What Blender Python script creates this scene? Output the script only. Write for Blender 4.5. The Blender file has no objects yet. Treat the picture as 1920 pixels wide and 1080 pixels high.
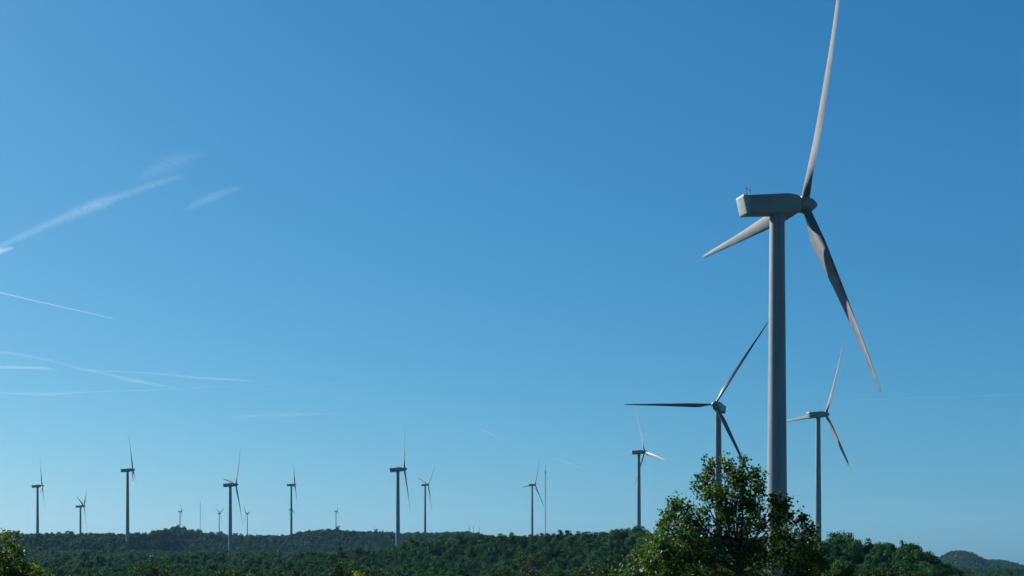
import bpy, math, random
import numpy as np

# ------------------------------------------------------------------ camera, sky, sun, exposure
S = bpy.context.scene
COL = S.collection
F = 2667.0                 # focal length in photo pixels (1920 wide)
YH = 1072.0                # photo row of the horizontal
SUN_EL, SUN_AZ = 31.0, -53.0     # azimuth from the view direction, negative = left

cam = bpy.data.cameras.new('camera')
camo = bpy.data.objects.new('camera', cam)
COL.objects.link(camo)
camo.location = (0, 0, 0)
camo.rotation_euler = (math.pi / 2, 0, 0)
cam.sensor_width = 36
cam.lens = 36 * F / 1920
cam.shift_y = (YH - 540) / 1920
cam.clip_start = 0.5
cam.clip_end = 200000
S.camera = camo

world = bpy.data.worlds.new('World')
S.world = world
world.use_nodes = True
nt = world.node_tree
bg = nt.nodes['Background']
sky = nt.nodes.new('ShaderNodeTexSky')
sky.sky_type = 'NISHITA'
sky.sun_disc = False
sky.sun_elevation = math.radians(SUN_EL)
sky.sun_rotation = math.radians(SUN_AZ)
sky.altitude = 0
sky.air_density = 1.0
sky.dust_density = 0.7
sky.ozone_density = 8.0
sep = nt.nodes.new('ShaderNodeSeparateColor')
com = nt.nodes.new('ShaderNodeCombineColor')
nt.links.new(sky.outputs[0], sep.inputs[0])
SKY_GAIN = ((1.38, 0.30), (0.92, 0.905), (0.70, 1.475))     # a deep, clean blue: exponent and gain per channel
for i, (p, g) in enumerate(SKY_GAIN):
    a = nt.nodes.new('ShaderNodeMath'); a.operation = 'POWER'; a.inputs[1].default_value = p
    b = nt.nodes.new('ShaderNodeMath'); b.operation = 'MULTIPLY'; b.inputs[1].default_value = g
    nt.links.new(sep.outputs[i], a.inputs[0]); nt.links.new(a.outputs[0], b.inputs[0]); nt.links.new(b.outputs[0], com.inputs[i])
nt.links.new(com.outputs[0], bg.inputs[0])
bg.inputs[1].default_value = 0.05

sl = bpy.data.lights.new('sun', 'SUN')
sl.energy = 5.0
sl.angle = math.radians(0.5)
sl.color = (1.0, 0.98, 0.945)
slo = bpy.data.objects.new('sun', sl)
COL.objects.link(slo)
slo.rotation_euler = (math.radians(90 - SUN_EL), 0, math.radians(180 - SUN_AZ))
slo.location = (-100, -50, 150)

S.view_settings.view_transform = 'Standard'
S.view_settings.look = 'None'
S.view_settings.gamma = 1
S.view_settings.exposure = 1.1
S.render.engine = 'CYCLES'
S.cycles.use_denoising = True
S.cycles.max_bounces = 6
S.cycles.diffuse_bounces = 2
S.cycles.glossy_bounces = 2
S.cycles.transmission_bounces = 3
S.cycles.volume_bounces = 1
S.cycles.transparent_max_bounces = 8
S.cycles.sample_clamp_indirect = 4

rng = np.random.default_rng(7)
random.seed(7)


def P3(px, py, D):
    return np.array([(px - 960) * D / F, D, (YH - py) * D / F])


# ------------------------------------------------------------------ helpers
def tag(o, label=None, cat=None, group=None, kind=None):
    if label: o['label'] = label
    if cat: o['category'] = cat
    if group: o['group'] = group
    if kind: o['kind'] = kind
    return o


def link(name, data, parent=None, loc=(0, 0, 0), rot=(0, 0, 0)):
    o = bpy.data.objects.new(name, data)
    COL.objects.link(o)
    o.location = loc
    o.rotation_euler = rot
    if parent: o.parent = parent
    return o


class MB:
    """collects vertices and faces of ONE mesh"""
    def __init__(s):
        s.v, s.f, s.m, s.n = [], [], [], 0

    def add(s, v, f, mat=0):
        v = np.asarray(v, float).reshape(-1, 3)
        s.v.append(v)
        for q in f:
            s.f.append([i + s.n for i in q]); s.m.append(mat)
        s.n += len(v)

    def rings(s, rings, closed=True, caps=(True, True), mat=0):
        k = len(rings[0]); v = np.concatenate([np.asarray(r) for r in rings]); f = []
        for i in range(len(rings) - 1):
            for j in range(k):
                a, b = i * k + j, i * k + (j + 1) % k
                f.append((a, b, b + k, a + k))
        if caps[0]: f.append(tuple(range(k))[::-1])
        if caps[1]: f.append(tuple(range((len(rings) - 1) * k, len(rings) * k)))
        s.add(v, f, mat)

    def tube(s, pts, rad, k=6, mat=0):
        pts = [np.asarray(p, float) for p in pts]
        out = []
        for i, p in enumerate(pts):
            t = pts[min(i + 1, len(pts) - 1)] - pts[max(i - 1, 0)]
            t = t / (np.linalg.norm(t) + 1e-9)
            u = np.cross(t, (0.13, 0.97, 0.21)); u /= np.linalg.norm(u); w = np.cross(t, u)
            r = rad[i] if hasattr(rad, '__len__') else rad
            out.append([p + r * (math.cos(q) * u + math.sin(q) * w) for q in np.arange(k) * 2 * math.pi / k])
        s.rings(out, mat=mat)

    def box(s, c, h, mat=0):
        c = np.array(c, float); h = np.array(h, float)
        v = [c + h * np.array(q) for q in ((-1, -1, -1), (1, -1, -1), (1, 1, -1), (-1, 1, -1), (-1, -1, 1), (1, -1, 1), (1, 1, 1), (-1, 1, 1))]
        s.add(v, [(0, 3, 2, 1), (4, 5, 6, 7), (0, 1, 5, 4), (1, 2, 6, 5), (2, 3, 7, 6), (3, 0, 4, 7)], mat)

    def quads(s, q, mat=0):
        """q: (n,4,3) loose quads"""
        n = len(q)
        s.v.append(q.reshape(-1, 3))
        idx = np.arange(n * 4).reshape(n, 4) + s.n
        s.f.extend(idx.tolist()); s.m.extend([mat] * n); s.n += 4 * n

    def mesh(s, name, mats, smooth=True, autosmooth=None):
        me = bpy.data.meshes.new(name)
        v = np.concatenate(s.v)
        me.from_pydata(v.tolist(), [], s.f)
        for m in mats: me.materials.append(m)
        if len(mats) > 1: me.polygons.foreach_set('material_index', np.array(s.m, dtype=np.int32))
        me.polygons.foreach_set('use_smooth', np.full(len(me.polygons), bool(smooth)))
        if autosmooth: me.set_sharp_from_angle(angle=math.radians(autosmooth))
        me.update()
        return me


def new_mat(name):
    m = bpy.data.materials.new(name); m.use_nodes = True
    return m, m.node_tree, m.node_tree.nodes['Principled BSDF']


def noise(nt, scale, detail=4, coord='Object', rough=0.55):
    tc = nt.nodes.new('ShaderNodeTexCoord'); n = nt.nodes.new('ShaderNodeTexNoise')
    n.inputs['Scale'].default_value = scale; n.inputs['Detail'].default_value = detail; n.inputs['Roughness'].default_value = rough
    nt.links.new(tc.outputs[coord], n.inputs['Vector'])
    return n


def ramp(nt, src, stops):
    r = nt.nodes.new('ShaderNodeValToRGB')
    el = r.color_ramp.elements
    while len(el) < len(stops): el.new(0.5)
    for e, (p, c) in zip(el, stops): e.position = p; e.color = (*c, 1)
    nt.links.new(src, r.inputs[0])
    return r


def paint_mat(name, c0, c1, rough, scale):
    m, nt, b = new_mat(name)
    n = noise(nt, scale, 6)
    r = ramp(nt, n.outputs['Fac'], ((0.33, c0), (0.62, c1)))
    nt.links.new(r.outputs[0], b.inputs['Base Color'])
    b.inputs['Roughness'].default_value = rough
    b.inputs['Specular IOR Level'].default_value = 0.3
    return m


def leaf_mat(name, dark, mid, light, trans=0.35, per='island', rough=0.5, spec=0.3, tcol=None):
    m, nt, b = new_mat(name)
    if per == 'island':
        g = nt.nodes.new('ShaderNodeNewGeometry'); src = g.outputs['Random Per Island']
        n = noise(nt, 0.9, 2)
        mx = nt.nodes.new('ShaderNodeMath'); mx.operation = 'MULTIPLY_ADD'
        nt.links.new(src, mx.inputs[0]); mx.inputs[1].default_value = 0.55
        sc = nt.nodes.new('ShaderNodeMath'); sc.operation = 'MULTIPLY'; sc.inputs[1].default_value = 0.45
        nt.links.new(n.outputs['Fac'], sc.inputs[0]); nt.links.new(sc.outputs[0], mx.inputs[2])
        fac = mx.outputs[0]
    else:
        oi = nt.nodes.new('ShaderNodeObjectInfo'); g = nt.nodes.new('ShaderNodeNewGeometry')
        mx = nt.nodes.new('ShaderNodeMath'); mx.operation = 'MULTIPLY_ADD'
        nt.links.new(oi.outputs['Random'], mx.inputs[0]); mx.inputs[1].default_value = 0.86
        sc = nt.nodes.new('ShaderNodeMath'); sc.operation = 'MULTIPLY'; sc.inputs[1].default_value = 0.14
        nt.links.new(g.outputs['Random Per Island'], sc.inputs[0]); nt.links.new(sc.outputs[0], mx.inputs[2])
        fac = mx.outputs[0]
    r = ramp(nt, fac, ((0.1, dark), (0.55, mid), (0.95, light)))
    nt.links.new(r.outputs[0], b.inputs['Base Color'])
    b.inputs['Roughness'].default_value = rough
    b.inputs['Specular IOR Level'].default_value = spec
    t = nt.nodes.new('ShaderNodeBsdfTranslucent')
    mul = nt.nodes.new('ShaderNodeMix'); mul.data_type = 'RGBA'; mul.blend_type = 'MULTIPLY'; mul.inputs['Factor'].default_value = 1
    nt.links.new(r.outputs[0], mul.inputs['A']); mul.inputs['B'].default_value = (*(tcol or (1.5, 1.35, 0.5)), 1)
    nt.links.new(mul.outputs['Result'], t.inputs[0])
    mix = nt.nodes.new('ShaderNodeMixShader'); mix.inputs[0].default_value = trans
    out = nt.nodes['Material Output']
    nt.links.new(b.outputs[0], mix.inputs[1]); nt.links.new(t.outputs[0], mix.inputs[2]); nt.links.new(mix.outputs[0], out.inputs[0])
    return m


M_PAINT = paint_mat('turbine_paint', (0.135, 0.165, 0.172), (0.170, 0.200, 0.208), 0.42, 0.35)
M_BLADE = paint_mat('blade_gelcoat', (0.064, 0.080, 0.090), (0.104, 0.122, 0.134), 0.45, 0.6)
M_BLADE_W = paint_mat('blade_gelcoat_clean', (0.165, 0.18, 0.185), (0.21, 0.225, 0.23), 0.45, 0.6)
M_TOWER, nt_, b_ = new_mat('tower_paint')
n1 = noise(nt_, 0.25, 5); mp = nt_.nodes.new('ShaderNodeMapping'); tc_ = nt_.nodes.new('ShaderNodeTexCoord')
mp.inputs['Scale'].default_value = (2.6, 2.6, 0.05); nt_.links.new(tc_.outputs['Object'], mp.inputs[0])
n2 = nt_.nodes.new('ShaderNodeTexNoise'); n2.inputs['Scale'].default_value = 1.0; n2.inputs['Detail'].default_value = 5; nt_.links.new(mp.outputs[0], n2.inputs['Vector'])
av = nt_.nodes.new('ShaderNodeMath'); av.operation = 'MULTIPLY_ADD'; av.inputs[1].default_value = 0.6
h2 = nt_.nodes.new('ShaderNodeMath'); h2.operation = 'MULTIPLY'; h2.inputs[1].default_value = 0.4
nt_.links.new(n1.outputs['Fac'], h2.inputs[0]); nt_.links.new(n2.outputs['Fac'], av.inputs[0]); nt_.links.new(h2.outputs[0], av.inputs[2])
r_ = ramp(nt_, av.outputs[0], ((0.34, (0.115, 0.145, 0.158)), (0.52, (0.165, 0.20, 0.218)), (0.7, (0.185, 0.222, 0.24))))
nt_.links.new(r_.outputs[0], b_.inputs['Base Color']); b_.inputs['Roughness'].default_value = 0.4; b_.inputs['Specular IOR Level'].default_value = 0.3
M_COVER_SUNLIT = paint_mat('rear_cover_sunlit_tone', (0.21, 0.25, 0.255), (0.25, 0.29, 0.295), 0.45, 0.8)  # nacelle paint lightened: extra sunlight on the rear face put into the colour
M_STEEL = paint_mat('dark_steel', (0.08, 0.085, 0.09), (0.13, 0.135, 0.14), 0.5, 2.0)
M_GALV = paint_mat('galvanised_steel', (0.16, 0.18, 0.19), (0.24, 0.26, 0.27), 0.5, 1.0)
M_BARK = paint_mat('bark', (0.03, 0.024, 0.018), (0.075, 0.06, 0.045), 0.9, 9.0)
M_BARK2 = paint_mat('forest_bark', (0.04, 0.033, 0.025), (0.08, 0.066, 0.05), 0.9, 3.0)
M_FOREST = leaf_mat('forest_leaves', (0.007, 0.042, 0.009), (0.017, 0.072, 0.015), (0.042, 0.105, 0.021), 0.17, 'object', 0.7, 0.06, (1.1, 1.25, 0.5))
M_OAK = leaf_mat('poplar_leaves', (0.016, 0.050, 0.011), (0.035, 0.082, 0.016), (0.070, 0.118, 0.022), 0.40, 'island', 0.5, 0.15)
M_LIME = leaf_mat('sunny_leaves', (0.018, 0.054, 0.010), (0.044, 0.092, 0.015), (0.100, 0.145, 0.022), 0.45, 'island', 0.55, 0.1)
M_OLIVE = leaf_mat('olive_green_leaves', (0.009, 0.034, 0.008), (0.017, 0.050, 0.012), (0.034, 0.068, 0.016), 0.28, 'island', 0.6, 0.08, (1.2, 1.4, 0.5))
M_YELLOW = leaf_mat('yellow_green_leaves', (0.06, 0.115, 0.012), (0.115, 0.17, 0.018), (0.17, 0.22, 0.025), 0.45, 'island', 0.4, 0.3)

# ------------------------------------------------------------------ terrain
def I(u, xs, ys): return np.interp(u, xs, ys)

TREE = 6.0
R3U = [-200, 0, 60, 150, 250, 330, 430, 560, 640, 700, 740, 800, 860, 920, 1000, 1060, 1130, 1200, 1260, 1340, 1400, 1460, 1520, 1545, 1575, 1592, 1605, 1625, 1660, 1690, 1712, 1740, 1760, 1790, 1830, 1870, 2000, 2200]
R3R = [1050, 1048, 1050, 1046, 1046, 1042, 1039, 1039, 1037, 1031, 1023, 1012, 1008, 1005, 1003, 1001, 997, 991, 1003, 1022, 1038, 1036, 1012, 1004, 1005, 1007, 1016, 1017, 1018, 1017, 1025, 1038, 1051, 1064, 1079, 1090, 1110, 1120]
D3U = [-200, 200, 600, 900, 1150, 1300, 1450, 1540, 1800, 2200]
D3D = [640, 640, 650, 640, 600, 560, 460, 340, 330, 330]
R2U = [-300, 0, 60, 150, 240, 280, 310, 345, 380, 430, 500, 540, 580, 640, 700, 760, 800, 860, 890, 930, 980, 1060, 1200, 1400, 1520, 1600, 1700, 1800, 1900, 2200]
R2R = [1002, 999, 1000, 1001, 1002, 998, 991, 991, 998, 1002, 1004, 1003, 994, 993, 996, 1000, 999, 997, 997, 1006, 1007, 1006, 1005, 1008, 1016, 1040, 1060, 1080, 1090, 1095]
D2U = [-300, 240, 330, 560, 900, 1100, 2200]
D2D = [1250, 1250, 1620, 1750, 1850, 1780, 1500]
R1U = [-300, 1000, 1500, 1640, 1720, 1750, 1765, 1778, 1792, 1808, 1824, 1838, 1850, 1868, 1885, 1902, 1920, 1980, 2200]
R1R = [1012, 1012, 1030, 1060, 1062, 1052, 1043, 1036, 1033, 1033, 1037, 1045, 1050, 1050, 1051, 1056, 1062, 1070, 1078]


def sines(x, y, seed, wl, octs=4):
    r = np.random.default_rng(seed); out = 0; amp = 1.0; tot = 0
    for o in range(octs):
        for _ in range(3):
            th, ph = r.uniform(0, 6.283, 2)
            out = out + amp * np.sin((x * math.cos(th) + y * math.sin(th)) * 6.283 / wl + ph)
        tot += amp * 1.7; amp *= 0.5; wl *= 0.47
    return out / tot


def ground_z(u, D):
    u = np.clip(np.asarray(u, float), -300, 2200); D = np.asarray(D, float)
    u, D = np.broadcast_arrays(u, D)
    d3 = I(u, D3U, D3D); z3 = (YH - I(u, R3U, R3R)) * d3 / F - TREE
    d2 = I(u, D2U, D2D); z2 = (YH - I(u, R2U, R2R)) * d2 / F - TREE - 0.6
    d1 = np.full_like(u, 3000.); z1 = (YH - I(u, R1U, R1R)) * d1 / F - TREE
    far = I(u, [-300, 900, 1300, 1600, 2200], [1012, 1012, 1030, 1068, 1085])
    zv3 = np.minimum(z3 - 6, 2.0)
    zv2 = np.minimum(z2 * 0.35, 12.0)
    Ds = [0 * u, 0 * u + 12, 0 * u + 45, 0 * u + 120, 0 * u + 210, d3 - 160 * d3 / 600, d3, d3 + 130, d2 - I(u, [0, 215, 290, 400, 1000], [90, 95, 200, 240, 300]), d2, d2 + 420, d1 - 700, d1, d1 + 600, 0 * u + 4700, 0 * u + 7200, 0 * u + 9000, 0 * u + 20000, 0 * u + 70000]
    Zs = [0 * u - 1.75, 0 * u - 1.8, 0 * u - 2.6, 0 * u - 6.0, 0 * u - 8.0, np.minimum(z3 - 9, -6.5), z3, zv3, zv2, z2, z2 - 10,
          np.minimum(z1 - 50, 0.55 * z2), z1, z1 - 12, (YH - far) * 4700 / F, (YH - far) * 7200 / F, 0 * u + 20, 0 * u - 60, 0 * u - 60]
    z = np.array(Zs[-1], float)
    for i in range(len(Ds) - 1):
        t = np.clip((D - Ds[i]) / np.maximum(Ds[i + 1] - Ds[i], 1e-3), 0, 1)
        s = t * t * (3 - 2 * t)
        zz = Zs[i] + (Zs[i + 1] - Zs[i]) * s
        z = np.where((D >= Ds[i]) & (D < Ds[i + 1]), zz, z)
    x = (u - 960) / F * D
    w = np.clip((D - 60) / 400, 0, 1) * np.clip(D / 1500, 0.35, 2.5)
    return z + sines(x, D, 3, 160, 3) * 0.9 * w


def gz(px, D): return float(ground_z(np.array([px]), np.array([D]))[0])


def build_ground():
    front = np.linspace(-27, 27, 271)
    ang = np.concatenate([np.arange(-176, -27, 7.5), front, np.arange(34, 184, 7.5)])
    Ds = np.unique(np.concatenate([np.array([1.5, 4, 8, 12]), np.geomspace(16, 300, 26), np.arange(300, 760, 14), np.arange(760, 2100, 26), np.arange(2100, 3300, 40), np.geomspace(3300, 9000, 24), np.geomspace(9500, 70000, 10)]))
    A, DD = np.meshgrid(np.radians(ang), Ds)
    uu = 960 + F * np.tan(np.clip(A, -0.6, 0.6))
    cosA = np.cos(np.clip(A, -0.6, 0.6))
    Y = DD * np.cos(A); X = DD * np.sin(A)
    # inside the forward wedge D is depth (metres along the view), elsewhere radius
    depth = DD * cosA
    Z = ground_z(uu, depth)
    na, nd = len(ang), len(Ds)
    v = np.concatenate([[[0, 0, -1.75]], np.stack([X, Y, Z], -1).reshape(-1, 3)])
    f = [(0, 1 + (j + 1) % na, 1 + j) for j in range(na)]
    for i in range(nd - 1):
        for j in range(na):
            j2 = (j + 1) % na
            f.append((1 + i * na + j, 1 + i * na + j2, 1 + (i + 1) * na + j2, 1 + (i + 1) * na + j))
    m, nt, b = new_mat('woodland_floor')
    n = noise(nt, 0.05, 8, rough=0.65)
    r = ramp(nt, n.outputs['Fac'], ((0.3, (0.022, 0.035, 0.014)), (0.55, (0.04, 0.055, 0.022)), (0.75, (0.085, 0.075, 0.045))))
    nt.links.new(r.outputs[0], b.inputs['Base Color']); b.inputs['Roughness'].default_value = 0.95; b.inputs['Specular IOR Level'].default_value = 0.1
    mb = MB(); mb.add(v, f)
    o = link('ground', mb.mesh('ground', [m]))
    tag(o, kind='structure')


build_ground()

# ------------------------------------------------------------------ wind turbines
TILT = 0.088
HUB_X = 4.24
RAD = 33.15


def blade_mesh(mat):
    rs = [0.80, 1.7, 2.6, 3.8, 5.2, 6.8, 8.5, 11, 14, 18, 22, 26, 29, 31, 32.3, 33.0, 33.15]
    ch = [1.16, 1.16, 1.30, 1.75, 2.22, 2.42, 2.36, 2.12, 1.86, 1.55, 1.27, 0.99, 0.78, 0.62, 0.47, 0.28, 0.08]
    th = [1.0, 1.0, 0.85, 0.56, 0.38, 0.30, 0.26, 0.23, 0.21, 0.19, 0.06, 0.16, 0.15, 0.14, 0.14, 0.14, 0.14]
    tw = [15, 15, 15, 15, 14, 12.5, 11, 8.5, 6.2, 4.2, 2.8, 1.6, 0.8, 0.3, 0, 0, 0]
    k = 20; rings = []
    for r, c, t, w in zip(rs, ch, th, tw):
        bl = min(1, max(0, (1.0 - t) / 0.62))     # 0 circle .. 1 aerofoil
        w = math.radians(w + 1.5)
        rho = r / RAD; bend = RAD * (0.030 * rho - 0.046 * rho * rho)
        ring = []
        for q in np.arange(k) * 2 * math.pi / k:
            s = (1 - math.cos(q)) / 2             # 0 = leading edge, 1 = trailing edge
            yt = 5 * 0.2 * (0.2969 * math.sqrt(s) - 0.126 * s - 0.3516 * s * s + 0.2843 * s ** 3 - 0.1036 * s ** 4) / 0.1 * 0.5 * t * 1.0
            yc = math.sqrt(max(0, s * (1 - s))) * t
            y0 = (1 - bl) * yc + bl * yt
            x = y0 * c * (1 if q < math.pi else -1)
            x -= bl * 0.03 * c * math.sin(math.pi * s)
            y = ((0.5 - 0.2 * bl) - s) * c
            ring.append((x * math.cos(w) + y * math.sin(w) + bend, y * math.cos(w) - x * math.sin(w), r))
        rings.append(ring)
    mb = MB(); mb.rings(rings, caps=(True, True))
    return mb.mesh('blade', [mat], True, 50)


def rrect(x, w, z0, z1, bev, bev_top=None, n=3):
    """closed ring of a rounded rectangle at axial position x"""
    bt = bev_top or bev; pts = []
    for cx, cz, a0, b in ((w - bt, z1 - bt, 0, bt), (-(w - bt), z1 - bt, 90, bt), (-(w - bev), z0 + bev, 180, bev), (w - bev, z0 + bev, 270, bev)):
        for i in range(n + 1):
            q = math.radians(a0 + 90 * i / n)
            pts.append((x, cx + b * math.cos(q), cz + b * math.sin(q)))
    return pts


def nacelle_mesh():
    mb = MB()
    st = [(-5.18, 1.13, -1.25, 1.16, 0.12), (-5.10, 1.20, -1.32, 1.24, 0.16), (-3.0, 1.22, -1.34, 1.32, 0.2), (0.4, 1.24, -1.34, 1.44, 0.24), (1.5, 1.23, -1.34, 1.46, 0.28), (2.5, 1.17, -1.30, 1.34, 0.36), (3.30, 1.06, -1.10, 1.13, 0.5), (3.40, 0.98, -1.02, 1.05, 0.5)]
    mb.rings([rrect(x, w, z0, z1, b) for x, w, z0, z1, b in st][::-1])
    # yaw ring
    k = 28
    mb.rings([[(1.16 * math.cos(q), 1.16 * math.sin(q), z) for q in np.arange(k) * 2 * math.pi / k] for z in (-1.62, -1.28)])
    return mb.mesh('nacelle', [M_PAINT], True, 30)


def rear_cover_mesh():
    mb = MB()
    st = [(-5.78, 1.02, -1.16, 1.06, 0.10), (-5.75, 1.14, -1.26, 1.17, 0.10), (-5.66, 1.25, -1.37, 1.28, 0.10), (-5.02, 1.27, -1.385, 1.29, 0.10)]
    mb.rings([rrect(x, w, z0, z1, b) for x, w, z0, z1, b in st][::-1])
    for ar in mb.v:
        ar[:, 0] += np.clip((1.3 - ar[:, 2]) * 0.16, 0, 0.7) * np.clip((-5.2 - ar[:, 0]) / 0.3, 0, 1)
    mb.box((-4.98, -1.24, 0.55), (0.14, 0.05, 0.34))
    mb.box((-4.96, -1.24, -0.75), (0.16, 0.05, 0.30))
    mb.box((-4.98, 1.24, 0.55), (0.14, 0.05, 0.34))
    return mb.mesh('rear_cover', [M_COVER_SUNLIT], True, 30)


def hub_mesh():
    mb = MB(); k = 32
    prof = [(-0.76, 0.92), (-0.74, 1.04), (-0.5, 1.12), (0.1, 1.13), (0.7, 1.06), (1.15, 0.90), (1.55, 0.66), (1.85, 0.40), (2.05, 0.17), (2.10, 0.03)]
    mb.rings([[(x, r * math.cos(q), r * math.sin(q)) for q in np.arange(k) * 2 * math.pi / k] for x, r in prof])
    for j in range(3):                                  # sockets the blades plug into
        p = j * 2 * math.pi / 3
        e = np.array([0, -math.sin(p), math.cos(p)]); t = np.array([0, math.cos(p), math.sin(p)]); ax = np.array([1., 0, 0])
        mb.rings([[e * r + rad * (math.cos(q) * ax + math.sin(q) * t) for q in np.arange(20) * 2 * math.pi / 20] for r, rad in ((0.5, 0.68), (1.16, 0.68), (1.22, 0.64))])
    return mb.mesh('rotor_hub', [M_PAINT], True, 40)


def sensor_mesh(kind):
    mb = MB()
    mb.tube([(0, 0, -0.1), (0, 0, 0.98)], 0.045, 6)
    if kind == 0:
        mb.tube([(-0.1, 0, 0.98), (0.1, 0, 0.98)], 0.03, 6)
        for q in (0, 2.1, 4.2):
            mb.tube([(0, 0, 1.0), (0.16 * math.cos(q), 0.16 * math.sin(q), 1.01)], [0.015, 0.05], 6)
    else:
        mb.tube([(-0.16, 0, 0.9), (0.1, 0, 0.9)], 0.03, 6)
        mb.box((-0.16, 0, 0.95), (0.05, 0.012, 0.07))
        mb.tube([(0, 0, 0.9), (0, 0, 1.22)], 0.028, 6)
    return mb.mesh('wind_sensor', [M_STEEL], True, 40)


BL, BLW, NA, RC, HU, SE = blade_mesh(M_BLADE), blade_mesh(M_BLADE_W), nacelle_mesh(), rear_cover_mesh(), hub_mesh(), (sensor_mesh(0), sensor_mesh(1))


def tower_mesh(h, top_r=1.05):
    mb = MB(); k = 40
    H = h - 1.6; prof = []
    base_r = top_r + 0.0085 * H
    n = max(3, int(round(H / 16)))
    circ = lambda z, r: [(r * math.cos(q), r * math.sin(q), z) for q in np.arange(k) * 2 * math.pi / k]
    rad = lambda z: base_r + (top_r - base_r) * z / H
    mb.rings([circ(z, rad(z)) for z in np.concatenate([[-3.0], np.linspace(0, H, 25)])])
    for i in range(1, n):                               # joints between the welded sections
        z = H * i / n
        mb.rings([circ(z - 0.04, rad(z) - 0.02), circ(z - 0.04, rad(z) + 0.012), circ(z + 0.04, rad(z) + 0.012), circ(z + 0.04, rad(z) - 0.02)])
    return mb.mesh('tower', [M_TOWER], True, 50)


def turbine(px, py, D, yaw, phi, label, ground=None, trunk=1.05, slim=1.0):
    T = P3(px, py, D)
    g = gz(px, D) if ground is None else ground
    h = T[2] - g
    root = link('wind_turbine', None, None, (T[0], T[1], g), (0, 0, yaw))
    root.empty_display_size = 5
    tag(root, label, 'wind turbine', 'wind turbines across the wooded hills')
    link('tower', tower_mesh(h, trunk), root)
    na = link('nacelle', NA, root, (0, 0, h), (0, -TILT, 0))
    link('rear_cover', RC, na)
    for i, x in enumerate((-4.75, -3.85)):
        link('wind_sensor', SE[i], na, (x, (-0.35, 0.25)[i], 1.30))
    ax = np.array([math.cos(TILT), 0, math.sin(TILT)]) * HUB_X
    hub = link('rotor_hub', HU, root, (ax[0], 0, h + ax[2]), (0, -TILT, 0))
    hub.rotation_mode = 'XYZ'
    # spin about the tilted axis: euler XYZ applies X (spin) first, then Y (tilt)
    hub.rotation_euler = (phi, -TILT, 0)
    for j in range(3):
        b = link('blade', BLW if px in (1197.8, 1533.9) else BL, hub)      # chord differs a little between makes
        b.rotation_euler = (j * 2 * math.pi / 3, 0, 0)
        b.scale = (slim, slim, 1)
    return root


TURB = [
    (1457, 385, 200, 0.295, 0.510, 'huge grey wind turbine nearest the camera, one blade leaving the top of the picture', None),
    (1346.5, 763, 492, 4.30, 1.519, 'turbine just left of the huge tower, rotor turned toward the camera, one blade level', 0.58),
    (1533.9, 777.7, 644, 0.441, 0.507, 'mid-sized wind turbine standing just right of the huge tower above the bushes', None),
    (1197.8, 848, 985, 0.338, 1.812, 'turbine with a brightly lit white blade pointing right, left of the tall leafy tree', None),
    (746, 880.7, 940, 0.22, 0.64, 'dark turbine at mid-picture with its sunlit white tower foot in a dip', None),
    (797.1, 909.3, 1800, 0.484, 0.865, 'slim turbine just right of mid-picture pair, two blades opening like a beak', None),
    (997.8, 909.4, 1790, 0.540, 0.479, 'turbine beside the tall thin lattice mast on the ridge', None),
    (546.2, 909.3, 1779, 0.065, 1.685, 'turbine seen edge-on with a smaller turbine hidden right behind its tower', 1.35),
    (545.0, 955.2, 3900, 0.453, 0.051, 'tiny far turbine peeping out behind the tower of a closer one', 1.4),
    (431.8, 909.4, 1078, 0.465, 0.715, 'pale-footed turbine standing low in the valley between two tiny turbines', None),
    (239.2, 881.7, 1203, 0.169, 0.207, 'tallest turbine on the far-left ridge, one long blade straight up', None),
    (70.4, 911.6, 1431, 0.264, 1.831, 'leftmost turbine of all, on the dark ridge at the picture edge', None),
    (150.8, 949.4, 1780, 0.055, 1.226, 'short turbine with its blades in a Y, between two taller ones on the left ridge', None),
    (337.5, 959.3, 3913, 0.108, 0.727, 'tiny far turbine rising from the rounded hump of the bluish ridge', 1.3),
    (411, 962.8, 4225, -0.259, 1.121, 'tiny far turbine with Y blades just left of the pale-footed valley turbine', 1.3),
    (463.7, 963.4, 4229, 2.897, 1.337, 'tiny far turbine facing left just right of the pale-footed valley turbine', 1.3),
    (630, 958.4, 4300, 0.300, 0.368, 'faint tiny turbine alone above the far ridge left of the mid-picture turbine', 1.4),
]
for i, (px, py, D, a, ph, lab, g) in enumerate(TURB):
    turbine(px, py, D, a, ph, lab, slim=g or 1.0)

# ------------------------------------------------------------------ lattice masts and small aerials
def mast(px, top, D, w, label, nodes=(), leg=0.16, foot=None):
    g = gz(px, D) if foot is None else foot
    T = P3(px, top, D); H = T[2] - g
    root = link('lattice_mast', None, None, (T[0], T[1], g))
    tag(root, label, 'mast', 'radio masts on the far ridges')
    mb = MB()
    tri = [np.array([math.cos(q), math.sin(q), 0]) * w / 1.732 for q in (0.3, 2.394, 4.489)]
    n = int(H / (w * 1.6)); up = np.array([0, 0, 1.])
    body = H * 0.93
    for t in tri: mb.tube([t - up * 2, t + up * body], leg, 4)
    for i in range(n):
        z0, z1 = body * i / n, body * (i + 1) / n
        for j in range(3):
            a, b = tri[j], tri[(j + 1) % 3]
            mb.tube([a + up * z0, b + up * z1], leg * 0.6, 3)
            mb.tube([a + up * z1, b + up * z1], leg * 0.5, 3)
    link('lattice', mb.mesh('lattice', [M_GALV], False), root)
    mb = MB(); mb.tube([(0, 0, body - 2), (0, 0, H)], [leg * 1.4, leg * 0.8], 6)
    link('top_rod', mb.mesh('top_rod', [M_GALV]), root)
    for fz in nodes:
        mb = MB(); k = 14
        mb.rings([[(r * math.cos(q), r * math.sin(q), H * fz + z) for q in np.arange(k) * 2 * math.pi / k] for z, r in ((-1.6, w * 0.72), (1.6, w * 0.72))])
        link('antenna_drum', mb.mesh('antenna_drum', [M_GALV], True, 40), root)
    return root


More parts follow.
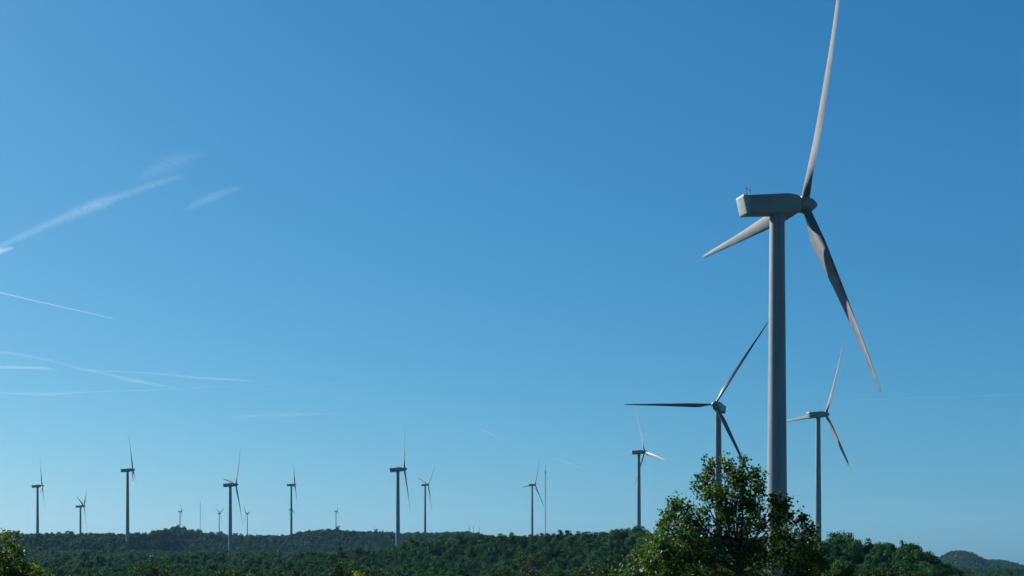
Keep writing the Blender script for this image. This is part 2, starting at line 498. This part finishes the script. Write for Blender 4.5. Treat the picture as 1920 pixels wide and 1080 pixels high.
mast(1022.5, 868, 2450, 1.7, 'tall thin lattice mast standing beside a turbine on the ridge', (0.9, 0.28), 0.2)
mast(375.3, 937, 3700, 1.6, 'very faint thin mast far off between the tiny turbines on the left', (), 0.2)
mast(880, 984.5, 2300, 0.8, 'small aerial on the far hilltop, leftmost and darkest of three', (0.5,), 0.14)
mast(888, 982, 2300, 0.7, 'small aerial on the far hilltop, middle and tallest of three', (), 0.12)
mast(898.5, 984.5, 2300, 0.6, 'small aerial on the far hilltop, rightmost and faintest of three', (), 0.10)
mast(702, 984, 2300, 0.55, 'tiny aerial above the trees just left of the mid-picture turbine', (), 0.10)


# ------------------------------------------------------------------ foliage
def leaf_quads(c, nrm, size, rs, fold=True):
    """diamond leaf quads at centres c, with normals nrm"""
    n = len(c)
    a = np.cross(nrm, rs.normal(size=(n, 3))); a /= np.linalg.norm(a, axis=1, keepdims=True) + 1e-9
    b = np.cross(nrm, a)
    L = (size * rs.uniform(0.7, 1.3, n))[:, None]; W = L * rs.uniform(0.55, 0.85, n)[:, None]
    return np.stack([c - a * L * 0.5, c + b * W * 0.5 - a * L * 0.08, c + a * L * 0.5 + nrm * L * 0.12, c - b * W * 0.5 - a * L * 0.08], 1)


def unit(v): return v / (np.linalg.norm(v, axis=-1, keepdims=True) + 1e-9)


def forest_tree_mesh(seed, n_leaf, H=6.0, R=2.7, leaf=0.36, pointed=0.0, lean=0.0):
    """one woodland tree: short trunk, limbs, a ragged crown of uneven leaf clusters with gaps"""
    rs = np.random.default_rng(seed); mb = MB()
    mb.tube([(0, 0, -0.8), (0.05, 0.02, H * 0.3), (lean * 0.6, 0.1, H * 0.62)], [0.17, 0.13, 0.06], 6, 1)
    nb = int(rs.integers(9, 15)); cs = []
    for i in range(nb):
        q = rs.uniform(0, 6.28); hz = (i + rs.uniform(0, 1)) / nb
        rr = R * (1 - pointed * hz) * math.sqrt(max(0.05, 1 - (1.5 * hz - 0.5) ** 2)) * rs.uniform(0.25, 0.78)
        c = np.array([rr * math.cos(q) + lean * hz, rr * math.sin(q), H * (0.26 + 0.56 * hz + rs.uniform(-0.04, 0.06))])
        cs.append((c, R * rs.uniform(0.30, 0.52) * (1 - 0.4 * pointed * hz)))
        mb.tube([(0, 0, H * (0.18 + 0.3 * hz)), c * np.array([.6, .6, .92]), c * np.array([1.05, 1.05, 1.04])], [0.07, 0.04, 0.012], 4, 1)
    tot = sum(r_ ** 2 for _, r_ in cs)
    for c, r in cs:
        per = int(n_leaf * r * r / tot)
        d = unit(rs.normal(size=(per, 3))); d[:, 2] = np.where(d[:, 2] < -0.6, -d[:, 2], d[:, 2])
        rad = r * (rs.uniform(0.1, 1.0, per) ** 0.45) * np.where(rs.uniform(size=per) < 0.14, rs.uniform(1.0, 1.35, per), 1.0)
        sq = np.array([rs.uniform(0.8, 1.25), rs.uniform(0.8, 1.25), rs.uniform(0.7, 1.15)])
        p = c + d * rad[:, None] * sq
        nn = unit(d * 0.9 + 0.95 * unit(rs.normal(size=(per, 3))) + np.array([0, 0, 0.15]))
        mb.quads(leaf_quads(p, nn, leaf, rs), 0)
    return mb.mesh('broadleaf_tree', [M_FOREST, M_BARK2], False)


PSPEC = [(2100, 6.0, 2.7, 0.32, 0.0, 0.2), (1900, 6.6, 2.4, 0.31, 0.3, -0.3), (2300, 5.4, 3.1, 0.33, 0.1, 0.0), (1700, 7.2, 2.0, 0.29, 0.7, 0.1), (1900, 5.0, 2.6, 0.30, 0.0, 0.4),
         (2200, 6.3, 2.9, 0.32, 0.2, -0.5), (1500, 6.8, 1.8, 0.30, 0.4, 0.3), (1800, 5.6, 2.5, 0.31, 0.15, -0.2)]
PROTO = [forest_tree_mesh(31 + i, *p) for i, p in enumerate(PSPEC)]
PH = np.array([p[1] for p in PSPEC])

# candidate trees over the whole wooded hillsides, by area
def scatter(u0, u1, d0, d1, spacing, rs):
    wid = (u1 - u0) / F
    area = wid * (d1 * d1 - d0 * d0) / 2
    n = int(area / spacing ** 2)
    D = np.sqrt(rs.uniform(d0 * d0, d1 * d1, n)); u = rs.uniform(u0, u1, n)
    return u, D


rs = np.random.default_rng(5)
cand = [scatter(-120, 2040, 285, 760, 4.1, rs), scatter(-120, 2040, 760, 2050, 5.3, rs), scatter(1500, 2040, 2300, 3300, 7.0, rs), scatter(600, 1200, 2050, 2500, 7.0, rs), scatter(-120, 270, 1130, 1260, 4.2, rs)]
cu = np.concatenate([c[0] for c in cand]); cd = np.concatenate([c[1] for c in cand])
cz = ground_z(cu, cd)
csz = rs.uniform(0.66, 1.14, len(cu)) * np.where(cd > 760, 1.1, 1.0) * (1 + 0.22 * sines(cu / F * cd, cd, 21, 46, 2)) * np.where(rs.uniform(size=len(cu)) < 0.03, 1.2, 1.0)
ck = rs.choice(8, len(cu), p=[0.15, 0.14, 0.16, 0.09, 0.13, 0.14, 0.08, 0.11])
HT = PH[ck] * csz
toprow = YH - F * (cz + HT) / cd
# keep clear of turbine feet
ok = np.ones(len(cu), bool)
for t in TURB:
    tx, ty = (t[0] - 960) * t[2] / F, t[2]
    x = (cu - 960) / F * cd
    ok &= (np.hypot(x - tx, cd - ty) > 5.5)
# cull what the nearer slopes hide (with a margin for a step to the side)
order = np.argsort(cd); bins = np.full(140, 1095.0); vis = np.zeros(len(cu), bool)
bi = np.clip(((cu + 140) / 16).astype(int), 0, 139)
gb = YH - F * (cz + 0.45 * HT) / cd
for i in order:
    if not ok[i]: continue
    b = bi[i]; lo = max(bins[max(0, b - 1)], bins[b], bins[min(139, b + 1)])
    if toprow[i] < lo + 7 and toprow[i] < 1090:
        vis[i] = True
    bins[b] = min(bins[b], gb[i])
idx = order[vis[order]]
print('trees kept', len(idx), 'of', len(cu))
in_frame = idx[(cu[idx] > -10) & (cu[idx] < 1930) & (toprow[idx] < 1076)]
near = in_frame[:285]
near_set = set(near.tolist())
rest = np.array([i for i in idx if i not in near_set])

G_NEAR = 'single trees on the nearest wooded slopes'
protos = {}
for i in near:
    u, D = cu[i], cd[i]
    o = link('broadleaf_tree', PROTO[ck[i]], None, ((u - 960) * D / F, D, cz[i] - 0.15), (0, 0, rs.uniform(0, 6.28)))
    s = csz[i]; o.scale = (s * rs.uniform(0.9, 1.15), s * rs.uniform(0.9, 1.15), s)
    zone = ('one of the dark bushy trees on the hillside right of the huge tower' if u > 1480 else
            'one of the green trees on the nearest wooded slope left of the huge tower')
    tag(o, zone, 'tree', G_NEAR + (' on the right' if u > 1480 else ''))
    protos.setdefault(int(ck[i]), o)


for u, D, top, k, wid, lab in (
        (1691, 334, 1006, 3, 0.62, 'pointed dark tree standing highest on the crest of the right-hand hillside'),
        (1570, 336, 998, 2, 1.0, 'broad feathery-topped tree on the skyline right of the mid-sized turbine tower'),
        (1590, 334, 999, 0, 0.8, 'rounded tree on the skyline at the right shoulder of the feathery-topped tree'),
        (1628, 333, 1008, 1, 0.75, 'narrow upright tree on the skyline between the feathery and the pointed tree')):
    z = gz(u, D) - 0.2
    s = ((YH - top) * D / F - z) / PH[k]
    o = link('broadleaf_tree', PROTO[k], None, ((u - 960) * D / F, D, z), (0, 0, u * 0.7)); o.scale = (s * wid, s * wid, s)
    tag(o, lab, 'tree')


def gn_forest(points, rots, scls, kinds):
    me = bpy.data.meshes.new('forest'); me.from_pydata(points.tolist(), [], [])
    for nm, typ, arr, key in (('tree_rot', 'FLOAT_VECTOR', rots, 'vector'), ('tree_scale', 'FLOAT_VECTOR', scls, 'vector'), ('tree_kind', 'INT', kinds, 'value')):
        at = me.attributes.new(nm, typ, 'POINT'); at.data.foreach_set(key, np.ascontiguousarray(arr).ravel())
    o = link('forest', me)
    ng = bpy.data.node_groups.new('forest_nodes', 'GeometryNodeTree')
    ng.interface.new_socket('Geometry', in_out='INPUT', socket_type='NodeSocketGeometry')
    ng.interface.new_socket('Geometry', in_out='OUTPUT', socket_type='NodeSocketGeometry')
    N = ng.nodes.new
    gi, go, iop, jo = N('NodeGroupInput'), N('NodeGroupOutput'), N('GeometryNodeInstanceOnPoints'), N('GeometryNodeJoinGeometry')
    for k in sorted(protos, reverse=True):                 # join puts the last link first
        oi = N('GeometryNodeObjectInfo'); oi.transform_space = 'ORIGINAL'
        oi.inputs['Object'].default_value = protos[k]; oi.inputs['As Instance'].default_value = True
        ng.links.new(oi.outputs['Geometry'], jo.inputs[0])
    def attr(nm, typ):
        a = N('GeometryNodeInputNamedAttribute'); a.data_type = typ; a.inputs['Name'].default_value = nm
        return [s for s in a.outputs if s.enabled][0]
    ng.links.new(gi.outputs[0], iop.inputs['Points']); ng.links.new(jo.outputs[0], iop.inputs['Instance'])
    iop.inputs['Pick Instance'].default_value = True
    ng.links.new(attr('tree_kind', 'INT'), iop.inputs['Instance Index'])
    ng.links.new(attr('tree_rot', 'FLOAT_VECTOR'), iop.inputs['Rotation'])
    ng.links.new(attr('tree_scale', 'FLOAT_VECTOR'), iop.inputs['Scale'])
    ng.links.new(iop.outputs[0], go.inputs[0])
    md = o.modifiers.new('trees', 'NODES'); md.node_group = ng
    return o


pts = np.stack([(cu[rest] - 960) * cd[rest] / F, cd[rest], cz[rest] - 0.15], -1)
rots = np.zeros((len(rest), 3)); rots[:, 2] = rs.uniform(0, 6.28, len(rest))
big = np.where(cd[rest] > 900, 1.12, 1.0)
scl = np.stack([csz[rest] * rs.uniform(0.8, 1.35, len(rest)) * big, csz[rest] * rs.uniform(0.8, 1.35, len(rest)) * big, csz[rest]], -1)
fo = gn_forest(pts, rots, scl, ck[rest].astype(np.int32))
tag(fo, 'dense green woodland covering the far ridges and hillsides', 'forest', kind='stuff')


# ------------------------------------------------------------------ trees close to the camera
def near_tree(name, label, D, base_px, clusters, leaf, mat, rs, trunk_r=0.09, base_z=None, sprays=1.0, fork=0.45, depth=0.6, per=11):
    """clusters: (px, py, radius px, sprays). The crown is sprays of leaves on twigs along limbs."""
    gzv = gz(base_px, D) if base_z is None else base_z
    bx = (base_px - 960) * D / F
    root = link(name, None, None, (bx, D, gzv))
    tag(root, label, 'tree')
    tr, cr = MB(), MB()
    C = []
    for (px, py, r, n) in clusters:
        p = P3(px, py, D) - np.array([bx, D, gzv]); rr = r * D / F * (0.84 if py < 1000 else 0.95)
        C.append((p + np.array([0, rs.uniform(-depth, depth), 0]), rr, int(n * sprays * (1.15 if py > 1000 and per > 12 else 1.0))))
    top = max(c[0][2] for c in C); low = min(c[0][2] for c in C)
    fz = max(0.5, low - 0.4) if low > 1.2 else max(0.4, top * fork)
    mean = np.mean([c[0] for c in C], 0)
    spine = [np.array([0, 0, -0.3]), np.array([0.04, 0.02, fz * 0.5]), np.array([mean[0] * 0.25, mean[1] * 0.25, fz]), np.array([mean[0] * 0.6, mean[1] * 0.5, (fz + top) * 0.5])]
    tr.tube(spine, [trunk_r * 1.25, trunk_r, trunk_r * 0.8, trunk_r * 0.4], 8)
    Q = []; NN = []
    for p, r, n in C:
        t0 = rs.uniform(0.1, 0.9)
        a = spine[2] * (1 - t0) + spine[3] * t0 if p[2] > spine[3][2] * 0.8 else spine[1] * (1 - t0) + spine[2] * t0
        m1 = a * 0.55 + p * 0.45 + np.array([0, 0, -0.12 * np.linalg.norm(p - a)]) + rs.normal(size=3) * 0.06
        end = p + np.array([0, 0, r * 0.6])
        limb = [a, m1, p * 0.75 + m1 * 0.25, end]
        tr.tube(limb, [trunk_r * 0.42, trunk_r * 0.28, trunk_r * 0.17, trunk_r * 0.05], 5)
        for _ in range(n):
            d = unit(rs.normal(size=3)); rad = r * rs.uniform(0.1, 1.0) ** 0.5 * rs.choice([1.0, 1.0, 1.0, 1.12])
            s = p + d * rad * np.array([1, 1, 1.05])
            k = rs.uniform(0.35, 1.0); base = limb[1] * (1 - k) + limb[3] * k
            base = base * 0.5 + (p * 0.5 + s * 0.5) * 0.5 if np.linalg.norm(base - s) > 1.5 * r else base
            mid = base * 0.5 + s * 0.5 + rs.normal(size=3) * 0.05 * r
            tr.tube([base, mid, s], [trunk_r * 0.10, trunk_r * 0.07, trunk_r * 0.03], 3)
            ln = rs.integers(max(4, per - 4), per + 5)
            q = s + rs.normal(size=(ln, 3)) * leaf * np.array([0.92, 0.92, 0.9])
            Q.append(q); NN.append(unit(rs.normal(size=(ln, 3)) + np.array([0, 0, 0.55])))
    cr.quads(leaf_quads(np.concatenate(Q), np.concatenate(NN), leaf, rs))
    link('trunk', tr.mesh('trunk', [M_BARK], True), root)
    link('crown', cr.mesh('crown', [mat], False), root)
    return root


rt = np.random.default_rng(12)
BIG = [
    # apex group
    (1330, 880, 16, 12), (1322, 905, 22, 20), (1345, 925, 26, 26), (1357, 876, 12, 8), (1375, 895, 22, 22), (1390, 872, 10, 6), (1396, 905, 26, 30), (1418, 892, 13, 10),
    (1424, 915, 15, 12), (1430, 905, 8, 4), (1385, 940, 32, 44), (1412, 950, 24, 24), (1350, 958, 26, 28), (1320, 930, 14, 8), (1365, 975, 26, 30), (1405, 985, 26, 30),
    (1331, 866, 5, 3), (1326, 890, 8, 5), (1353, 865, 5, 3), (1391, 864, 5, 3), (1413, 879, 6, 3), (1437, 918, 5, 2), (1311, 917, 6, 3), (1372, 880, 7, 4),
    # left group
    (1262, 939, 5, 3), (1275, 941, 5, 2), (1291, 944, 5, 3), (1250, 962, 6, 3), (1304, 962, 5, 2),
    (1262, 952, 13, 10), (1272, 948, 11, 9), (1266, 975, 24, 26), (1292, 952, 9, 6), (1296, 975, 17, 14), (1318, 962, 13, 10), (1317, 990, 24, 26), (1282, 1000, 28, 34), (1250, 1000, 18, 16), (1240, 985, 8, 5),
    (1240, 1030, 26, 32), (1275, 1040, 32, 46), (1320, 1035, 34, 48), (1218, 1055, 22, 24), (1250, 1070, 30, 40), (1300, 1078, 34, 46), (1345, 1075, 34, 42), (1350, 1015, 26, 28),
    # right group
    (1452, 935, 11, 9), (1462, 950, 18, 18), (1478, 938, 10, 7), (1482, 962, 19, 20), (1452, 975, 18, 17), (1500, 975, 13, 10), (1508, 970, 7, 4), (1490, 1000, 24, 28), (1520, 990, 12, 9), (1455, 1010, 26, 28), (1430, 985, 14, 10),
    (1525, 1015, 22, 24), (1510, 1045, 30, 40), (1470, 1050, 32, 40), (1425, 1030, 28, 30), (1395, 1030, 26, 26), (1425, 1070, 32, 36), (1385, 1075, 30, 32), (1490, 1080, 32, 38), (1538, 1045, 20, 20), (1535, 1075, 26, 28),
]
near_tree('leafy_tree', 'tall leafy tree in front of the huge tower, its open crown rising above the skyline', 45, 1395, BIG, 0.11, M_OAK, rt, 0.075, sprays=0.9, depth=0.6, per=15)
SHOULDER = [(1215, 1010, 10, 7), (1208, 1030, 16, 14), (1190, 1050, 18, 16), (1212, 1062, 24, 26), (1180, 1072, 18, 16), (1160, 1075, 12, 8), (1225, 1085, 26, 22)]
near_tree('leafy_bush', 'bushy green shrub leaning against the left foot of the tall leafy tree', 52, 1205, SHOULDER, 0.105, M_OAK, rt, 0.06, sprays=1.0)
LEFT = [(14, 1008, 7, 5), (22, 1003, 5, 3), (18, 1024, 11, 8), (2, 1030, 12, 9), (30, 1030, 8, 5), (36, 1042, 8, 6), (20, 1046, 17, 15), (0, 1058, 22, 20), (40, 1055, 11, 8), (30, 1068, 20, 20), (52, 1066, 10, 7), (62, 1072, 10, 7), (75, 1078, 10, 6), (8, 1080, 24, 24), (48, 1084, 20, 18), (88, 1080, 6, 3), (-8, 982, 5, 3), (-14, 1010, 14, 10), (-20, 1045, 24, 20), (0, 1000, 4, 2)]
near_tree('leafy_bush', 'yellow-green sunlit bush in the bottom left corner', 36, 5, LEFT, 0.075, M_LIME, rt, 0.05, sprays=1.15, depth=0.4)


def dome(px, py, w, h, rs, n=16, dens=9):
    """cluster list for a rounded crown whose top is at py and whose width is w"""
    out = []
    for i in range(n):
        t = rs.uniform(0, 1) ** 0.8; q = rs.uniform(-1, 1)
        y = py + 5 + t * h; half = w / 2 * math.sqrt(min(1, t * 1.1 + 0.08))
        out.append((px + q * half, y, w * rs.uniform(0.10, 0.16) * (0.7 + 0.5 * t), dens * (0.6 + 0.9 * t)))
    return out


MID = [
    (292, 1041, 82, 46, 120, M_OLIVE, 'round olive-green treetop at the bottom edge below the far-left tallest turbine'),
    (425, 1062, 72, 30, 120, M_OLIVE, 'olive-green treetop just showing at the bottom edge below the pale-footed turbine'),
    (645, 1048, 56, 36, 135, M_OLIVE, 'green treetop at the bottom edge, left of the small bright yellow one'),
    (700, 1062, 60, 26, 150, M_OLIVE, 'low olive treetop at the bottom edge, right of the small bright yellow one'),
    (992, 1036, 105, 50, 150, M_OLIVE, 'wide olive-green treetop at the bottom centre of the picture'),
    (938, 1058, 60, 30, 150, M_OLIVE, 'lower olive treetop leaning left of the wide bottom-centre treetop'),
    (1138, 1042, 50, 44, 110, M_OLIVE, 'slender green treetop between the bottom centre and the leafy tree'),
    (1095, 1060, 60, 28, 130, M_OLIVE, 'low green treetop left of the slender green one'),
    (1578, 1052, 44, 30, 70, M_OLIVE, 'small leafy sprigs at the bottom edge just right of the tall leafy tree'),
    (1645, 1061, 80, 26, 110, M_OLIVE, 'low green treetop at the bottom edge below the dark right-hand hillside'),
    (1722, 1068, 60, 20, 130, M_OLIVE, 'low green treetop at the bottom edge where the right-hand hillside runs down'),
    (12, 1066, 60, 20, 110, M_OLIVE, None),
]
for (px, py, w, h, D, mat, lab) in MID:
    if not lab: continue
    cl = dome(px, py, w, h, rt, int(12 + w / 5), 7)
    near_tree('leafy_tree', lab, D, px, cl, 0.17 if D > 100 else 0.12, mat, rt, 0.12, sprays=1.0, depth=w * D / F * 0.35, per=9)
near_tree('leafy_bush', 'small bright yellow-green treetop catching the sun at the bottom edge', 100, 672, dome(672, 1069, 22, 16, rt, 10, 6), 0.12, M_YELLOW, rt, 0.06, per=8)

# ------------------------------------------------------------------ contrails and wisps of cirrus, 3 km up
def cloud_mat(name, dens):
    m = bpy.data.materials.new(name); m.use_nodes = True; nt = m.node_tree
    nt.nodes.remove(nt.nodes['Principled BSDF'])
    v = nt.nodes.new('ShaderNodeVolumePrincipled')
    v.inputs['Color'].default_value = (1, 1, 1, 1); v.inputs['Density'].default_value = dens; v.inputs['Anisotropy'].default_value = 0.3
    nt.links.new(v.outputs[0], nt.nodes['Material Output'].inputs['Volume'])
    return m


ALT = 3000.0


def sky_pt(px, py):
    D = ALT * F / (YH - py)
    return P3(px, py, D), D


def contrail(pts, widths, od, label, fluffy=0.0, name='contrail'):
    """a long closed tube of thin ice haze; widths in photo pixels"""
    n = 70; t = np.linspace(0, 1, n)
    s = np.linspace(0, 1, len(pts)); px = np.interp(t, s, [p[0] for p in pts]); py = np.interp(t, s, [p[1] for p in pts])
    wd = np.interp(t, np.linspace(0, 1, len(widths)), widths)
    rsc = np.random.default_rng(int(abs(pts[0][0]) * 7 + pts[0][1]))
    py = np.convolve(np.pad(py, 4, 'edge'), np.ones(9) / 9, 'valid')
    mb = MB(); rings = []; k = 18; Dm = 0
    ph = rsc.uniform(0, 6.28, (6, 3))
    for i in range(n):
        c, D = sky_pt(px[i], py[i]); Dm += D / n
        r = max(0.03, wd[i] * 0.5) * D / F
        if fluffy:
            c = c + np.array([0, 0, 1]) * r * fluffy * 0.5 * (math.sin(i * 0.9 + ph[0, 0]) * 0.5 + math.sin(i * 1.7 + ph[0, 1]) * 0.5)
        ring = []
        for q in np.arange(k) * 2 * math.pi / k:
            rr = r * (1 + fluffy * (0.35 * math.sin(3 * q + i * 0.8 + ph[1, 0]) + 0.3 * math.sin(5 * q - i * 1.3 + ph[1, 1]) + 0.3 * math.sin(2 * q + i * 2.1 + ph[1, 2])))
            ring.append(c + np.array([0, 1.0, 0]) * rr * math.cos(q) * 1.0 + np.array([0, 0, 1]) * rr * math.sin(q))
        rings.append(ring)
    mb.rings(rings)
    wm = np.mean(widths) * Dm / F
    o = link(name, mb.mesh(name, [cloud_mat(name + '_ice', od / wm)]))
    tag(o, label, 'contrail' if name == 'contrail' else 'cloud')
    return o


def soft_streak(p0, p1, width, dens, sag, prof, grain, label, name='cirrus_wisp'):
    """ragged ice cloud: a closed body whose density thins out to nothing at its edges.
    p0, p1 in photo pixels, width in photo pixels, prof = half-width stops along it"""
    A, Da = sky_pt(*p0); B, Db = sky_pt(*p1); L = float(np.linalg.norm(B - A)); D = (Da + Db) / 2
    w = width * D / F
    mb = MB(); k = 20; n = 24
    mb.rings([[(x, math.cos(q) * 1.05, sag * 4 * x * (1 - x) + math.sin(q) * 1.05) for q in np.arange(k) * 2 * math.pi / k] for x in np.linspace(0, 1, n)])
    m = bpy.data.materials.new(name + '_ice'); m.use_nodes = True; nt = m.node_tree; N = nt.nodes.new; K = nt.links.new
    nt.nodes.remove(nt.nodes['Principled BSDF'])
    def mth(op, a, b=None, c=None):
        o = N('ShaderNodeMath'); o.operation = op
        for i, q in enumerate((a, b, c)):
            if q is None: continue
            if isinstance(q, (int, float)): o.inputs[i].default_value = q
            else: K(q, o.inputs[i])
        return o.outputs[0]
    tc = N('ShaderNodeTexCoord'); sx = N('ShaderNodeSeparateXYZ'); K(tc.outputs['Object'], sx.inputs[0])
    x, y, z = sx.outputs
    cz_ = mth('MULTIPLY', mth('MULTIPLY', x, mth('SUBTRACT', 1.0, x)), 4 * sag)
    zz = mth('SUBTRACT', z, cz_)
    mp = N('ShaderNodeMapping'); mp.inputs['Scale'].default_value = (grain, 1.1, 1.9); K(tc.outputs['Object'], mp.inputs[0])
    sh = N('ShaderNodeMapping'); sh.inputs['Rotation'].default_value = (0, math.radians(35), 0); K(mp.outputs[0], sh.inputs[0])
    st = N('ShaderNodeMapping'); st.inputs['Scale'].default_value = (1.9, 0.6, 0.45); K(sh.outputs[0], st.inputs[0])
    no = N('ShaderNodeTexNoise'); no.inputs['Scale'].default_value = 1.6; no.inputs['Detail'].default_value = 5; no.inputs['Roughness'].default_value = 0.62; K(st.outputs[0], no.inputs['Vector'])
    ra = ramp(nt, x, [(p, (h, h, h)) for p, h in prof])
    ra.color_ramp.interpolation = 'EASE'
    rr = mth('SQRT', mth('ADD', mth('MULTIPLY', y, y), mth('MULTIPLY', zz, zz)))
    rr = mth('ADD', rr, mth('MULTIPLY', mth('SUBTRACT', no.outputs['Fac'], 0.5), 2.0))
    fall = mth('MAXIMUM', mth('SUBTRACT', 1.0, mth('DIVIDE', rr, mth('MAXIMUM', ra.outputs[0], 0.02))), 0.0)
    nn = mth('MAXIMUM', mth('MULTIPLY_ADD', no.outputs['Fac'], 6.0, -2.2), 0.0)
    d = mth('MULTIPLY', mth('MULTIPLY', mth('MULTIPLY', fall, nn), mth('MINIMUM', mth('MULTIPLY', ra.outputs[0], 2.0), 1.0)), dens / w)
    v = N('ShaderNodeVolumePrincipled'); v.inputs['Color'].default_value = (1, 1, 1, 1); v.inputs['Anisotropy'].default_value = 0.3
    K(d, v.inputs['Density']); K(v.outputs[0], nt.nodes['Material Output'].inputs['Volume'])
    try: m.cycles.volume_step_rate = max(0.02, 10 * 0.12 * w / (L / 3))
    except Exception: pass
    o = link(name, mb.mesh(name, [m]), None, A)
    ux = (B - A) / L; uy = np.array([0, 1, 0]) - ux * ux[1]; uy /= np.linalg.norm(uy); uz = np.cross(ux, uy)
    from mathutils import Matrix
    o.matrix_world = Matrix(((ux[0] * L, uy[0] * w, uz[0] * w, A[0]), (ux[1] * L, uy[1] * w, uz[1] * w, A[1]), (ux[2] * L, uy[2] * w, uz[2] * w, A[2]), (0, 0, 0, 1)))
    tag(o, label, 'contrail' if name == 'contrail' else 'cloud')


soft_streak((-40, 484), (356, 325), 19, 0.068, 0.62, ((0, 0.5), (0.15, 0.5), (0.4, 0.6), (0.62, 0.82), (0.75, 0.52), (0.95, 0.42), (1, 0.0)), 46, 'broad fluffy contrail slanting up from the left edge', 'contrail')
soft_streak((245, 342), (405, 284), 24, 0.026, 0.35, ((0, 0.0), (0.2, 0.75), (0.5, 0.95), (0.8, 0.5), (1, 0.0)), 13, 'faint feathery wisp above the tip of the broad fluffy contrail')
soft_streak((338, 397), (462, 348), 14, 0.038, 0.30, ((0, 0.0), (0.2, 0.7), (0.5, 0.85), (0.8, 0.6), (1, 0.0)), 12, 'short soft wisp right of the broad fluffy contrail')
soft_streak((-30, 480), (32, 463), 9, 0.17, 0.1, ((0, 0.8), (0.5, 0.8), (0.8, 0.5), (1, 0.0)), 5, 'small stub of cloud at the left edge under the broad fluffy contrail')
contrail([(-40, 539), (0, 548.5), (70, 565), (150, 583), (212, 597.5)], [3.0, 2.8, 2.6, 2.4, 1.6], 0.20, 'sharp thin white contrail sloping down from the left edge', 0.0)
contrail([(-30, 657), (30, 663), (100, 677), (140, 689), (190, 699), (240, 711), (330, 728)], [5, 5, 6, 6, 5, 9, 3], 0.06, 'long soft contrail curving down across two others at the left', 0.15)
contrail([(-30, 688), (40, 689), (85, 690), (108, 694)], [6, 6, 6, 2], 0.07, 'short level contrail at the left edge between two longer ones', 0.15)
contrail([(165, 694), (240, 697), (310, 702), (380, 709), (440, 712), (482, 716)], [2.5, 3, 3.5, 5, 5, 1.5], 0.05, 'thin contrail running right from the crossing, ending in a soft tip', 0.12)
contrail([(-30, 736), (40, 738), (90, 740), (170, 734), (280, 732), (380, 726), (640, 716)], [4, 5, 6, 3, 3, 3, 1.5], 0.03, 'faint level contrail lowest of those at the left edge', 0.1)
contrail([(400, 784), (470, 780), (540, 778), (640, 774)], [2, 6, 7, 2], 0.025, 'pale short streak above the left ridge', 0.1)
contrail([(888, 798), (915, 811), (942, 824)], [1.5, 2.5, 1.5], 0.05, 'tiny slanting contrail above the ridge at the middle', 0.0)
contrail([(1036, 858), (1065, 868), (1095, 880)], [1.5, 3, 1.5], 0.03, 'tiny slanting streak just right of the tall lattice mast', 0.0)
contrail([(1560, 752), (1700, 747), (1800, 743), (1960, 739)], [1.5, 3, 3.5, 3], 0.018, 'faint level contrail at the right edge beside the huge blade', 0.08)

# ------------------------------------------------------------------ haze
def build_haze():
    lo = np.array([-9000, -300, -70.0]); hi = np.array([9000, 9000, 345.0])
    mb = MB(); mb.box((lo + hi) / 2, (hi - lo) / 2)
    m = bpy.data.materials.new('haze_air'); m.use_nodes = True; nt = m.node_tree
    nt.nodes.remove(nt.nodes['Principled BSDF'])
    v = nt.nodes.new('ShaderNodeVolumePrincipled')
    v.inputs['Color'].default_value = (0.27, 0.60, 1.0, 1); v.inputs['Density'].default_value = 2.5e-5; v.inputs['Anisotropy'].default_value = 0.2
    nt.links.new(v.outputs[0], nt.nodes['Material Output'].inputs['Volume'])
    o = link('haze', mb.mesh('haze', [m], False)); tag(o, kind='stuff')


build_haze()
